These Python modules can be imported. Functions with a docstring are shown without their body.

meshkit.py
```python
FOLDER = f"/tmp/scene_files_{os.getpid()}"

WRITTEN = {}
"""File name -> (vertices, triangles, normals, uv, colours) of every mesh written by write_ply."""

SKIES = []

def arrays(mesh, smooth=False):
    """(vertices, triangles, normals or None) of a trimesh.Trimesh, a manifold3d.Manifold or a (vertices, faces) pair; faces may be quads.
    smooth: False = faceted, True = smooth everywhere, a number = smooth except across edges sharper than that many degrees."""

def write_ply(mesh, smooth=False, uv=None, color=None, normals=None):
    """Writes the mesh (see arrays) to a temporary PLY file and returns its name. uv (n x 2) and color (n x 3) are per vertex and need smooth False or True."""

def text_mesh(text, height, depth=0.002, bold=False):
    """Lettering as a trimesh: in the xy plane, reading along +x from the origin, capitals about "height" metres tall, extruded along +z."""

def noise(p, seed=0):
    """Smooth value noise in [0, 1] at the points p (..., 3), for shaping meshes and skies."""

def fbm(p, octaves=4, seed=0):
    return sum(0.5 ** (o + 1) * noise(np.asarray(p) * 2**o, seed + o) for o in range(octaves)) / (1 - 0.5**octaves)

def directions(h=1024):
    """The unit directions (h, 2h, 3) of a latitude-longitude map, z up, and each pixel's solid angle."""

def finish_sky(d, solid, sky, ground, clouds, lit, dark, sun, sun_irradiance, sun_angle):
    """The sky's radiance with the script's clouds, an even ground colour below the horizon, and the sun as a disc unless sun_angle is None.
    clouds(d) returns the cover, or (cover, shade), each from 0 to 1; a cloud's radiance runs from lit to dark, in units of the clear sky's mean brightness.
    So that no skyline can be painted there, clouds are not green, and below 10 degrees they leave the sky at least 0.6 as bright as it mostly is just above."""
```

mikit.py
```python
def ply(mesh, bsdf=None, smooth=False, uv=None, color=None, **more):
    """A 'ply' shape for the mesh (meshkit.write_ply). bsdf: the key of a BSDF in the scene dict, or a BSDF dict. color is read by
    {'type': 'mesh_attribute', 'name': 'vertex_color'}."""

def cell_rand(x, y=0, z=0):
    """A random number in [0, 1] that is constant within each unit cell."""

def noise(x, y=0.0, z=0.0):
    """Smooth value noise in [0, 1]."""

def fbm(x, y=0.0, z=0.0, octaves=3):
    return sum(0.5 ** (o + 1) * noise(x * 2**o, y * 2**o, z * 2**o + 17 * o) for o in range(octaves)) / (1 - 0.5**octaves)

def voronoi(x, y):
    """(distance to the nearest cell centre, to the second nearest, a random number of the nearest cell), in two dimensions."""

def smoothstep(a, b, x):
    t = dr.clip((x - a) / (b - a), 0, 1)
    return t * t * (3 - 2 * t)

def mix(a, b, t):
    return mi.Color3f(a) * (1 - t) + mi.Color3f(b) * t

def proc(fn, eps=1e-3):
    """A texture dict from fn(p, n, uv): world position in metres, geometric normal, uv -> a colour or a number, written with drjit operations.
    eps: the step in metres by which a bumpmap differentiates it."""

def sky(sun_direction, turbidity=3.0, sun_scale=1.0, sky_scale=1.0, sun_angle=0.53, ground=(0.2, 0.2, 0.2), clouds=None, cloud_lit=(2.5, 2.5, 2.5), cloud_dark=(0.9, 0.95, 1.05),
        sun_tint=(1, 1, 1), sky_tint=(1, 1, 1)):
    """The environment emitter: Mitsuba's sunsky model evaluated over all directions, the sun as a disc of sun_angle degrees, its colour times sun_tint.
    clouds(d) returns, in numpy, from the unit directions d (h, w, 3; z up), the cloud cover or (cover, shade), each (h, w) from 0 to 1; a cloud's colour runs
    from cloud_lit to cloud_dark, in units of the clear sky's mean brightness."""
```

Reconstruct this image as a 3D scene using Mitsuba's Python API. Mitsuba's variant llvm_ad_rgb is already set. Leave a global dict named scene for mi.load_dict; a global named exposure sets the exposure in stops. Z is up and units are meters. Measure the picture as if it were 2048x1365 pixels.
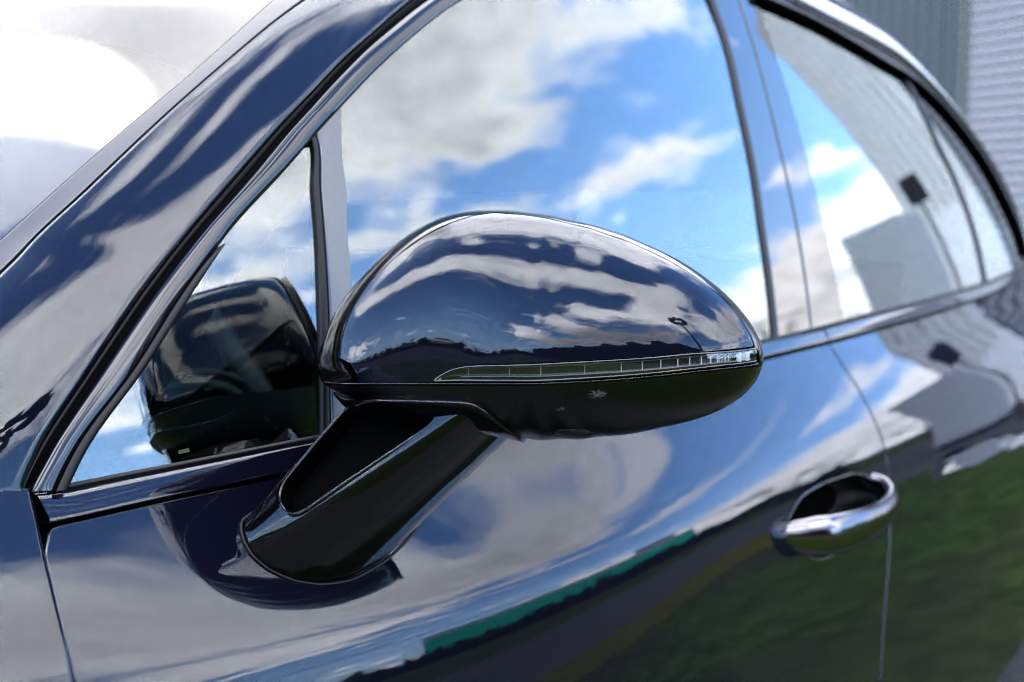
import math
import numpy as np, trimesh, mitsuba as mi, drjit as dr
import mikit, meshkit, manifold3d
from scipy.interpolate import CubicSpline, PchipInterpolator
from scipy.spatial import Delaunay
from shapely.geometry import Polygon, Point
import shapely

T = mi.ScalarTransform4f
rng = np.random.default_rng(7)
scene, labels = {}, {}

# ------------------------------------------------------------------ camera, light, exposure
EYE = (-0.4696, -0.5533, 1.2100)
YAW, PITCH = math.radians(31.0), math.radians(5.7)          # from the car's long axis towards the car; downwards
AIM = (math.cos(YAW) * math.cos(PITCH), math.sin(YAW) * math.cos(PITCH), -math.sin(PITCH))
scene['camera'] = dict(type='thinlens', fov=2 * math.degrees(math.atan(1024 / 2844)), fov_axis='x', aperture_radius=0.0030,
                       focus_distance=0.79, near_clip=0.05, far_clip=900.0,
                       to_world=T().look_at(origin=EYE, target=[EYE[k] + AIM[k] for k in range(3)], up=[0, 0, 1]))
exposure = 4.25
SUN_AZ, SUN_EL = math.radians(84), math.radians(54)
# clouds that stand in the sky, by azimuth and elevation in degrees: (azimuth, elevation, half width, half height, weight, shade)
BANKS = [
    (-78, 27, 13, 5, .34, .55), (-61, 26, 12, 5, .36, .66), (-46, 25, 9, 5.0, .36, .84), (-36, 26.5, 8, 4.8, .33, .90), (-26, 28, 8, 4, .22, .92), (-20, 24, 6, 2.5, .14, .92),   # the grey bank along the road side
    (-53, 17.0, 8, .9, .15, .80), (-40, 16.4, 8, 1.1, .20, .86), (-28, 15.6, 8, 1.3, .19, .88), (-50, 12, 9, .8, .13, .7), (-36, 21, 7, 1.6, .16, .95),     # thin streaks under it
    (-26, 3.5, 4.5, 6.0, .42, .84), (-20, 4, 3, 5.6, .40, .83), (-15.5, 6.5, 2.6, 6.5, .40, .82), (-34, 2.5, 6, 3.0, .36, .68), (-43, 2.0, 6, 2.6, .30, .6),   # heaps low over the sheds
    (45, 57, 46, 19, .72, .34), (22, 40, 24, 17, .6, .40), (-16, 58, 24, 9, .45, .35), (62, 53, 10, 9, .4, .70), (80, 44, 12, 9, .42, .40), (101, 46, 10, 6, .36, .2), (60, 88, 300, 6, .40, .45),   # the bright sheet overhead
    (122, 30, 10, 5.5, .34, .12), (138, 37, 12, 6.5, .38, .10), (158, 46, 15, 9, .44, .08), (-178, 55, 18, 12, .46, .10), (-150, 63, 20, 12, .46, .14), (-118, 62, 18, 10, .44, .16), (-92, 57, 12, 8, .40, .3),
    (-84, 47, 13, 9, .36, .3), (-94, 41, 10, 6, .32, .2), (-64, 50, 12, 6, .30, .35), (-50, 72, 40, 4, .3, .4),
    (-154, 14, 9, 5, .28, .02), (-140, 24, 9, 6, .28, .02), (-125, 35, 11, 7, .34, .02), (-102, 37, 12, 8, .38, .10), (-72, 34, 10, 6, .30, .35), (-48, 34, 8, 4, .2, .6),
    (-128, 17, 12, 6, .42, .97), (-110, 20, 10, 5, .38, .95), (-142, 10, 8, 3, .3, .95), (-66, 15, 14, 5, .30, .5), (-88, 9, 10, 4, .3, .3),
    (158, 6, 12, 3.2, .30, .05), (142, 13, 6, 1.6, .18, .1), (-176, 14, 5, 1.2, .18, .1),
    (88, 61, 10, 7, -1.2, 0), (160, 22, 22, 7, -.24, 0), (-168, 31, 14, 6, -.24, 0), (-28, 20.0, 9, 1.8, -.08, 0), (-40, 10, 18, 2.0, -.20, 0), (-57, 38, 10, 4, -.2, 0), (-62, 63, 20, 5, -.3, 0), (-86, 24, 6, 3, -.25, 0)]


def sky_clouds(d):
    el = np.degrees(np.arcsin(np.clip(d[..., 2], -1, 1)))
    az = np.degrees(np.arctan2(d[..., 1], d[..., 0]))
    p = d / (d[..., 2:3] + .13)
    p[..., 2] = 0
    warp = np.stack([meshkit.fbm(p * 2.1 + k, 4, 50 + k) - .5 for k in (1, 2)] + [0 * el], -1)
    big = meshkit.fbm(p * [1.3, 1.3, 1] + [3.1, 7.7, 0] + .8 * warp, 3, 4)
    mid = meshkit.fbm(p * [3.2, 5.2, 1] + [1.3, .7, 0] + 1.6 * warp, 7, 11)
    heap = meshkit.fbm(d * [30, 30, 46] + 5 + 2.5 * warp, 6, 21)
    m = np.zeros_like(el) - .12
    sh = np.zeros_like(el); w = np.zeros_like(el) + .05
    for a, e, sa, se, k, g in BANKS:
        da = (az + 5 * warp[..., 0] - a + 180) % 360 - 180
        b = np.exp(-((da / sa) ** 2 + ((el + 5 * warp[..., 1] * np.minimum(1, se / 5) - e) / se) ** 2))
        m += k * b
        if k > 0:
            q = 4.0 if g > .89 and abs(a) > 90 or a == 62 else 1.0
            w += b * q; sh += g * b * q
    sh = sh / w
    low = np.clip(1 - el / 45, 0, 1)
    den = m + (.46 + .14 * np.clip((el - 30) / 30, 0, 1)) * (mid - .5) + .14 * (big - .5) + (.16 + .18 * low) * (heap - .5)
    cover = np.clip((den + .05) / (.30 - .12 * low), 0, 1)
    cover = cover * cover * (3 - 2 * cover)
    shade = np.clip(sh + .35 * np.clip(den - .14, 0, 1) * (sh > .02) - .03 + (.5 - .38 * np.clip((sh - .45) / .2, 0, 1)) * (meshkit.fbm(p * [2.5, 2.5, 1] + 9 + warp, 5, 31) - .5) + .3 * (heap - .5) * low, 0, 1)
    return cover * .97, shade


scene['sky'] = mikit.sky((math.cos(SUN_AZ) * math.cos(SUN_EL), math.sin(SUN_AZ) * math.cos(SUN_EL), math.sin(SUN_EL)), turbidity=2.6, sun_scale=.006, sun_angle=20, clouds=sky_clouds,
                         cloud_lit=(6.5, 6.35, 6.4), cloud_dark=(1.02, 1.04, 1.12), sky_tint=(.86, .96, 1.10))


# ------------------------------------------------------------------ materials
def rgb(*c):
    return {'type': 'rgb', 'value': list(c)}


def bsdf(name, d):
    scene[name] = d


def speck(p, n, uv):          # car paint: dark navy with a little settled dust
    k = mikit.noise(p.x * 900, p.y * 900, p.z * 900)
    q = mikit.noise(p.x * 14 + 5, p.y * 14, p.z * 14)
    dust = mikit.smoothstep(0.955, 0.985, k) * mikit.smoothstep(0.3, 0.8, q)
    return mikit.mix((0.0020, 0.0022, 0.0062), (0.09, 0.09, 0.09), dust * 0.5)


def gloss(p, n, uv):
    k = mikit.noise(p.x * 800 + 9, p.y * 800, p.z * 800)
    dust = mikit.smoothstep(0.955, 0.985, k)
    return mikit.mix((0.0014, 0.0014, 0.0016), (0.09, 0.09, 0.09), dust * 0.5)


bsdf('mat_paint', dict(type='twosided', bsdf=dict(type='plastic', int_ior=1.58, specular_reflectance=rgb(.88, .93, 1.0), diffuse_reflectance=mikit.proc(speck))))
bsdf('mat_gloss_black', dict(type='twosided', bsdf=dict(type='plastic', int_ior=1.52, diffuse_reflectance=mikit.proc(gloss))))
bsdf('mat_trim', dict(type='twosided', bsdf=dict(type='plastic', int_ior=1.9, diffuse_reflectance=rgb(.004, .004, .0045))))
bsdf('mat_frame_trim', dict(type='twosided', bsdf=dict(type='plastic', int_ior=1.62, specular_reflectance=rgb(.92, .95, 1.0), diffuse_reflectance=rgb(.003, .003, .004))))
bsdf('mat_satin_trim', dict(type='twosided', bsdf=dict(type='roughplastic', int_ior=1.95, alpha=.16, diffuse_reflectance=rgb(.01, .01, .011))))
bsdf('mat_aluminium', dict(type='twosided', bsdf=dict(type='blendbsdf', weight=.45, a=dict(type='roughconductor', material='none', alpha=.30, specular_reflectance=rgb(.90, .90, .89)), b=dict(type='diffuse', reflectance=rgb(.50, .50, .49)))))
bsdf('mat_dark_chrome', dict(type='twosided', bsdf=dict(type='roughconductor', material='none', alpha=.045, specular_reflectance=rgb(.19, .19, .21))))
bsdf('mat_satin_black', dict(type='twosided', bsdf=dict(type='roughplastic', int_ior=1.5, alpha=0.12, diffuse_reflectance=mikit.proc(gloss))))
def splats(p, n, uv):
    k = mikit.noise(p.x * 800 + 9, p.y * 800, p.z * 800)
    v = mi.Float(mikit.smoothstep(0.955, 0.985, k)) * .3
    for cx, cy, cz, r in SPLATS:
        d = dr.sqrt(dr.square(p.x - cx) + dr.square(p.y - cy) + dr.square((p.z - cz) * 1.9)) / r
        g = mikit.fbm(p.x * 420, p.y * 420, p.z * 700, 3)
        v = dr.maximum(v, mikit.smoothstep(1.0, .55, d + (g - .5) * 1.5) * mikit.smoothstep(.40, .58, g) * (.35 + .65 * mikit.smoothstep(.2, .8, d)))
    return mikit.mix((0.0014, 0.0014, 0.0016), (0.19, 0.185, 0.18), v)


SPLATS = [(.2056, -.2018, 1.1046, .0070), (.2145, -.2155, 1.1135, .0034), (.1990, -.1830, 1.0958, .0050), (.2110, -.2040, 1.0975, .0042)]
bsdf('mat_splat_black', dict(type='twosided', bsdf=dict(type='roughplastic', int_ior=1.5, alpha=0.10, diffuse_reflectance=mikit.proc(splats))))
bsdf('mat_rubber', dict(type='twosided', bsdf=dict(type='roughplastic', int_ior=1.33, alpha=0.28, diffuse_reflectance=rgb(.0035, .0035, .004))))
bsdf('mat_black', dict(type='twosided', bsdf=dict(type='diffuse', reflectance=rgb(.002, .002, .002))))
bsdf('mat_interior', dict(type='twosided', bsdf=dict(type='diffuse', reflectance=rgb(.022, .025, .026))))
bsdf('mat_interior_mid', dict(type='twosided', bsdf=dict(type='diffuse', reflectance=rgb(.12, .14, .14))))
bsdf('mat_interior_pale', dict(type='twosided', bsdf=dict(type='diffuse', reflectance=rgb(.75, .77, .76))))
bsdf('mat_glass', dict(type='thindielectric', int_ior=1.85, specular_reflectance=rgb(.93, 1.0, 1.0), specular_transmittance=rgb(.28, .38, .37)))
bsdf('mat_screen_glass', dict(type='thindielectric', int_ior=1.6, specular_transmittance=rgb(.012, .015, .015)))
bsdf('mat_lens', dict(type='thindielectric', int_ior=1.5))
bsdf('mat_chrome', dict(type='twosided', bsdf=dict(type='roughconductor', material='Al', alpha=0.06)))
bsdf('mat_mirror', dict(type='twosided', bsdf=dict(type='conductor', material='Ag')))
bsdf('mat_lamp_floor', dict(type='twosided', bsdf=dict(type='roughplastic', int_ior=1.45, alpha=0.1, diffuse_reflectance=rgb(.012, .0145, .013))))
bsdf('mat_lamp_mid', dict(type='twosided', bsdf=dict(type='roughplastic', int_ior=1.5, alpha=0.1, diffuse_reflectance=rgb(.14, .15, .15))))
bsdf('mat_lamp_pale', dict(type='twosided', bsdf=dict(type='roughplastic', int_ior=1.6, alpha=0.1, diffuse_reflectance=rgb(.55, .56, .58))))

# ------------------------------------------------------------------ mesh helpers


def put(key, mesh, mat, normals=None, smooth=False):
    """One entry of the scene. mesh: (vertices, triangles or quads) or trimesh; normals: per vertex."""
    v, f, n = meshkit.arrays(mesh, smooth)
    path = meshkit.write_ply((v, f), False, normals=normals if normals is not None else n)
    scene[key] = dict(type='ply', filename=path, face_normals=normals is None and n is None, bsdf={'type': 'ref', 'id': mat})


def grid(P, close_u=False):
    """Vertices, triangles and smooth normals of a grid of points (n, m, 3)."""
    P = np.asarray(P, float)
    n, m = P.shape[:2]
    if close_u:
        Q = np.concatenate([P[-2:-1], P, P[1:2]], 0)
        du = (Q[2:] - Q[:-2])
    else:
        du = np.gradient(P, axis=0)
    dv = np.gradient(P, axis=1)
    N = np.cross(du, dv)
    L = np.linalg.norm(N, axis=-1, keepdims=True)
    bad = L[..., 0] < 1e-14
    N = N / np.maximum(L, 1e-300)
    if bad.any():                                  # poles and pinched ends: the neighbour's normal
        for i, j in np.argwhere(bad):
            for k in list(range(j + 1, m)) + list(range(j - 1, -1, -1)):
                if not bad[i, k]:
                    N[i, j] = N[i, k]
                    break
    i = np.arange(n * m).reshape(n, m)
    a, b, c, d = i[:-1, :-1].ravel(), i[1:, :-1].ravel(), i[1:, 1:].ravel(), i[:-1, 1:].ravel()
    return P.reshape(-1, 3), np.vstack([np.stack([a, b, c], 1), np.stack([a, c, d], 1)]), N.reshape(-1, 3)


def join(*gs):
    vs, fs, ns, o = [], [], [], 0
    for v, f, n in gs:
        vs.append(v); fs.append(f + o); ns.append(n); o += len(v)
    return np.vstack(vs), np.vstack(fs), np.vstack(ns)


def putg(key, g, mat):
    put(key, (g[0], g[1]), mat, normals=g[2])


def resample(L, n, power=1.0):
    L = np.asarray(L, float)
    s = np.r_[0, np.cumsum(np.linalg.norm(np.diff(L, axis=0), axis=1))]
    t = np.linspace(0, s[-1], n)
    return np.stack([PchipInterpolator(s, L[:, k])(t) for k in range(L.shape[1])], 1)


def resample_lin(L, n):
    L = np.asarray(L, float)
    s = np.r_[0, np.cumsum(np.linalg.norm(np.diff(L, axis=0), axis=1))]
    t = np.linspace(0, s[-1], n)
    return np.stack([np.interp(t, s, L[:, k]) for k in range(L.shape[1])], 1)


def tube(L, r, sides=10, aspect=None, up=(0, 0, 1)):
    """A tube along the points L with radius r (number or per point); aspect: (across, along up)."""
    L = np.asarray(L, float)
    r = np.broadcast_to(np.asarray(r, float), len(L))
    t = np.gradient(L, axis=0); t /= np.linalg.norm(t, axis=1, keepdims=True)
    up = np.asarray(up, float)
    if abs(t @ up).max() > .98 * np.linalg.norm(up):
        up = np.array([.9, .3, .1]) if abs(t[0] @ (.9, .3, .1)) < .9 else np.array([.1, .9, .3])
    u = up - t * (t @ up)[:, None]
    u /= np.linalg.norm(u, axis=1, keepdims=True)
    w = np.cross(t, u)
    ax = (1, 1) if aspect is None else aspect
    th = np.linspace(0, 2 * np.pi, sides + 1)
    P = L[:, None] + r[:, None, None] * (ax[0] * np.cos(th)[None, :, None] * w[:, None] + ax[1] * np.sin(th)[None, :, None] * u[:, None])
    n = np.cos(th)[None, :, None] * w[:, None] / ax[0] + np.sin(th)[None, :, None] * u[:, None] / ax[1]
    n /= np.linalg.norm(n, axis=-1, keepdims=True)
    v, f, _ = grid(P)
    return v, f, n.reshape(-1, 3)


def capsule(L, r, **k):
    """tube with rounded ends"""
    L = np.asarray(L, float); r = np.broadcast_to(np.asarray(r, float), len(L)).copy()
    a = (L[0] - L[1]) / np.linalg.norm(L[0] - L[1]); b = (L[-1] - L[-2]) / np.linalg.norm(L[-1] - L[-2])
    q = np.array([.0, .35, .7, .9, .999])
    head = L[0] + np.outer(q[::-1] * r[0], a); tail = L[-1] + np.outer(q * r[-1], b)
    L2 = np.vstack([head[:-1], L, tail[1:]])
    r2 = np.r_[r[0] * np.sqrt(1 - q[::-1][:-1] ** 2), r, r[-1] * np.sqrt(1 - q[1:] ** 2)]
    return tube(L2, r2, **k)


def box(cx, cy, cz, sx, sy, sz, rot=0.0):
    b = trimesh.creation.box((sx, sy, sz))
    b.apply_transform(trimesh.transformations.rotation_matrix(rot, (0, 0, 1)))
    b.apply_translation((cx, cy, cz))
    return b


# ------------------------------------------------------------------ the body's side: x to the rear, y into the car, z up
BELT = 1.045
_H = np.linspace(-1.05, .62, 3341)
_D = np.tan(np.radians(np.interp(_H, [-1.05, -.7, -.45, -.3, -.22, -.16, -.12, -.1, -.08, -.06, -.04, 0], [-4, -2, 0, 4, 6.5, 8.5, 11, 14.2, 21, 26, 28, 30])))
_YD = np.cumsum(_D) * (_H[1] - _H[0]); _YD -= np.interp(0, _H, _YD)
_YG = np.cumsum(np.tan(np.radians(np.clip(10 + 29 * _H, 6, 26)))) * (_H[1] - _H[0]); _YG += .012 - np.interp(.02, _H, _YG)


_X = np.linspace(-2.5, 3.6, 1221)
_S = np.interp(_X, [-2.5, -1.0, -0.4, -0.05, 0.15, 0.35, 0.6, 1.0, 1.5, 2.0, 2.6, 3.6], [0.05, 0.0, -0.06, -0.16, -0.155, -0.11, -0.06, -0.02, 0.0, 0.02, 0.07, 0.16])
_P = np.r_[0, np.cumsum((_S[1:] + _S[:-1]) / 2 * (_X[1] - _X[0]))]; _P += -.006 - np.interp(.15, _X, _P)


def plan(x):                 # seen from above: drawn in towards the front
    return np.interp(x, _X, _P)


def ease(t):
    t = np.clip(t, 0, 1)
    return t * t * (3 - 2 * t)


def crease(x, z):            # the rear door's character line
    zc = np.interp(x, [1.0204, 1.2467, 1.4995, 1.6458, 2.0597], [0.889, 0.88, 0.869, 0.8556, 0.831])
    return -.0045 * np.exp(-((z - zc) / .010) ** 2) * np.clip((x - 1.17) / .12, 0, 1)


def skin(x, z):
    return plan(x) + np.interp(z - BELT, _H, _YD) + .024 * np.clip(x - .37, 0, 2) * np.minimum(z - BELT, 0) + crease(x, z) - .068 * (x - .05) * np.exp(-((x - .2) / .36) ** 2) * ease((BELT - .005 - z) / .088)


def side_glass(x, z):
    return plan(x) + np.interp(z - BELT, _H, _YG)


def normal_of(f, x, z, e=4e-4):
    n = np.stack([(f(x + e, z) - f(x - e, z)) / (2 * e), -np.ones_like(x), (f(x, z + e) - f(x, z - e)) / (2 * e)], -1)
    return n / np.linalg.norm(n, axis=-1, keepdims=True)


def on(f, L, out=0.0):
    """(x, z) points put on the surface f, moved outwards by out."""
    L = np.asarray(L, float); x, z = L[..., 0], L[..., 1]
    return np.stack([x, f(x, z), z], -1) + np.asarray(out)[..., None] * normal_of(f, x, z)


def panel(f, ring, holes=(), step=.008, out=0.0, roll=.0012, depth=.012):
    """A sheet on the surface f inside the closed (x, z) ring, its edges rolled inwards."""
    gs, poly = [], Polygon(ring, holes)
    rings = [np.asarray(ring, float)] + [np.asarray(h, float) for h in holes]
    dense = []
    for R in rings:
        R = np.vstack([R, R[:1]])
        s = np.r_[0, np.cumsum(np.linalg.norm(np.diff(R, axis=0), axis=1))]
        n = max(24, int(s[-1] / (step * .5)))
        t = np.linspace(0, s[-1], n, endpoint=False)
        dense.append(np.stack([np.interp(t, s, R[:, 0]), np.interp(t, s, R[:, 1])], 1))
    x0, z0, x1, z1 = poly.bounds
    X, Z = np.meshgrid(np.arange(x0, x1, step), np.arange(z0, z1, step))
    I = np.stack([X.ravel(), Z.ravel()], 1)
    I = I[shapely.contains_xy(poly.buffer(-step * .5), I[:, 0], I[:, 1])]
    Q = np.vstack(dense + [I])
    tri = Delaunay(Q).simplices
    c = Q[tri].mean(1)
    tri = tri[shapely.contains_xy(poly, c[:, 0], c[:, 1])]
    d = Q[tri]
    area = (d[:, 1, 0] - d[:, 0, 0]) * (d[:, 2, 1] - d[:, 0, 1]) - (d[:, 1, 1] - d[:, 0, 1]) * (d[:, 2, 0] - d[:, 0, 0])
    tri[area < 0] = tri[area < 0][:, ::-1]
    nq = normal_of(f, Q[:, 0], Q[:, 1])
    w3 = np.stack([Q[:, 0] * 38, Q[:, 1] * 38, 0 * Q[:, 0]], 1)
    nq = nq + .0042 * (np.stack([meshkit.fbm(w3 + q_, 2, 60 + q_) for q_ in (1, 2, 3)], 1) - .5)
    nq /= np.linalg.norm(nq, axis=1, keepdims=True)
    gs.append((on(f, Q, np.full(len(Q), out)), tri, nq))
    for k, R in enumerate(dense):
        ccw = Polygon(R).exterior.is_ccw
        R = np.vstack([R, R[:1]])
        t = np.vstack([R[1:2] - R[-2:-1], R[2:] - R[:-2], R[1:2] - R[-2:-1]])
        t /= np.linalg.norm(t, axis=1, keepdims=True)
        o = np.stack([t[:, 1], -t[:, 0]], 1) * (1 if ccw else -1) * (1 if k == 0 else -1)
        rows, nr = [], []
        nn = normal_of(f, R[:, 0], R[:, 1]); ow = np.stack([o[:, 0], 0 * o[:, 0], o[:, 1]], 1)
        ow -= nn * (ow * nn).sum(1, keepdims=True); ow /= np.linalg.norm(ow, axis=1, keepdims=True)
        base = on(f, R, np.full(len(R), out))
        for a in (0, 25, 50, 70, 90):
            s_, c_ = math.sin(math.radians(a)), math.cos(math.radians(a))
            rows.append(base + roll * (s_ * ow - (1 - c_) * nn)); nr.append(s_ * ow + c_ * nn)
        rows.append(base + roll * ow - depth * nn); nr.append(ow)
        v, ff, _ = grid(np.stack(rows, 1))
        gs.append((v, ff, np.stack(nr, 1).reshape(-1, 3)))
    return join(*gs)


# ------------------------------------------------------------------ the car's lines, (x, z) on its side
DOOR_FRONT = [(0.0141, 1.0401), (0.0105, 1.0311), (0.0073, 1.0093), (0.0048, 0.9874), (0.0036, 0.9729), (0.0149, 0.8337), (0.031, 0.5599), (0.0414, 0.3043)]
WING_REAR = [(0.0139, 1.0623), (0.0109, 1.0464), (0.0079, 1.0332), (0.0043, 1.009), (0.0019, 0.9881), (-0.0001, 0.9739), (0.0109, 0.8332), (0.0265, 0.5588), (0.037, 0.3029)]
DOOR_REAR = [(1.0032, 1.0545), (1.0091, 1.0329), (1.0179, 1.0071), (1.0215, 0.9832), (1.0242, 0.9584), (1.0239, 0.9382), (1.0197, 0.9081), (1.0012, 0.8647), (0.9825, 0.8301), (0.9625, 0.7959), (0.9504, 0.7724), (0.93, 0.7196), (0.908, 0.6496), (0.8847, 0.4372)]
BELT_LINE = [(0.0143, 1.0448), (0.0319, 1.0451), (0.0604, 1.0458), (0.0928, 1.0466), (0.1639, 1.047), (0.4565, 1.0524), (0.8284, 1.0563), (1.0077, 1.0566), (1.3288, 1.0581), (1.7156, 1.0631), (2.041, 1.0722), (2.2295, 1.084)]
MOULD_TOP = [(0.019, 1.0603), (0.0351, 1.0591), (0.0697, 1.0598), (0.1366, 1.0609), (0.2041, 1.0622), (0.5388, 1.0686), (0.8524, 1.0714), (0.9901, 1.0727), (1.0847, 1.0742), (1.1658, 1.0757), (1.3517, 1.0771), (1.7456, 1.0823), (2.0251, 1.0926), (2.1867, 1.1036)]
belt = lambda x: np.interp(x, *np.array(BELT_LINE).T)
mould = lambda x: np.interp(x, *np.array(MOULD_TOP).T)
P3 = [(0.0331, 1.0596), (0.0486, 1.0782), (0.0908, 1.1153), (0.1379, 1.1602), (0.1701, 1.1886), (0.2283, 1.2287), (0.2611, 1.2516), (0.2914, 1.2714), (0.3371, 1.3), (0.397, 1.3327), (0.4329, 1.3503), (0.4592, 1.3614), (0.5384, 1.391), (0.6664, 1.4205), (0.836, 1.4326), (1.0524, 1.4275), (1.1961, 1.4202), (1.3401, 1.4057), (1.4707, 1.3898), (1.5686, 1.3785), (1.6466, 1.3636), (1.72, 1.3445), (1.778, 1.324), (1.8489, 1.2939), (1.9183, 1.2582), (1.9791, 1.2171), (2.0421, 1.165), (2.0695, 1.1295), (2.0751, 1.1041)]
P2 = [(0.0166, 1.0612), (0.0322, 1.0805), (0.0694, 1.1173), (0.1169, 1.1612), (0.1512, 1.1892), (0.2016, 1.2263), (0.2359, 1.2515), (0.2618, 1.2692), (0.288, 1.2868), (0.3262, 1.3106), (0.358, 1.3283), (0.4126, 1.3561), (0.5042, 1.3935), (0.6407, 1.4275), (0.8357, 1.4454), (1.0301, 1.4455), (1.1531, 1.4405), (1.2987, 1.4301), (1.4394, 1.4196), (1.5536, 1.4074), (1.6462, 1.3891), (1.7218, 1.3675), (1.8189, 1.333), (1.8903, 1.3031), (1.9609, 1.2691), (2.0314, 1.2239), (2.0846, 1.1761), (2.104, 1.1382), (2.106, 1.1087)]
P1 = [(0.0116, 1.0625), (0.0231, 1.0817), (0.0592, 1.1183), (0.1057, 1.1617), (0.1392, 1.1895), (0.1883, 1.2265), (0.2331, 1.2584), (0.2709, 1.2837), (0.2998, 1.3026), (0.3324, 1.3214), (0.3691, 1.3423), (0.3906, 1.3536), (0.4871, 1.3972), (0.632, 1.4341), (0.8355, 1.4518), (1.0299, 1.4513), (1.1584, 1.4459), (1.3049, 1.4349), (1.4466, 1.4249), (1.5614, 1.4132), (1.6534, 1.3948), (1.7304, 1.373), (1.8265, 1.3388), (1.8951, 1.3086), (1.9652, 1.2742), (2.0361, 1.2292), (2.0881, 1.1812), (2.1075, 1.1424), (2.1096, 1.1129)]

# ------------------------------------------------------------------ the car: doors, wing, mouldings
hole = resample_lin([(0.7182, 0.9102), (0.7336, 0.9229), (0.7595, 0.9323), (0.7811, 0.9371), (0.8382, 0.9387), (0.9128, 0.9353), (0.9439, 0.9299), (0.9659, 0.9218), (0.9897, 0.9092), (0.9961, 0.9008), (0.9874, 0.8921), (0.9386, 0.8825), (0.9088, 0.8792), (0.901, 0.8781), (0.8701, 0.8729), (0.8272, 0.8711), (0.795, 0.8732), (0.7748, 0.8794), (0.7602, 0.8882), (0.739, 0.8939), (0.7264, 0.9002), (0.7182, 0.9102)], 90)[:-1]


def smooth_ring(R, it=2):
    for _ in range(it):
        R = .25 * np.roll(R, 1, 0) + .5 * R + .25 * np.roll(R, -1, 0)
    return R


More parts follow.
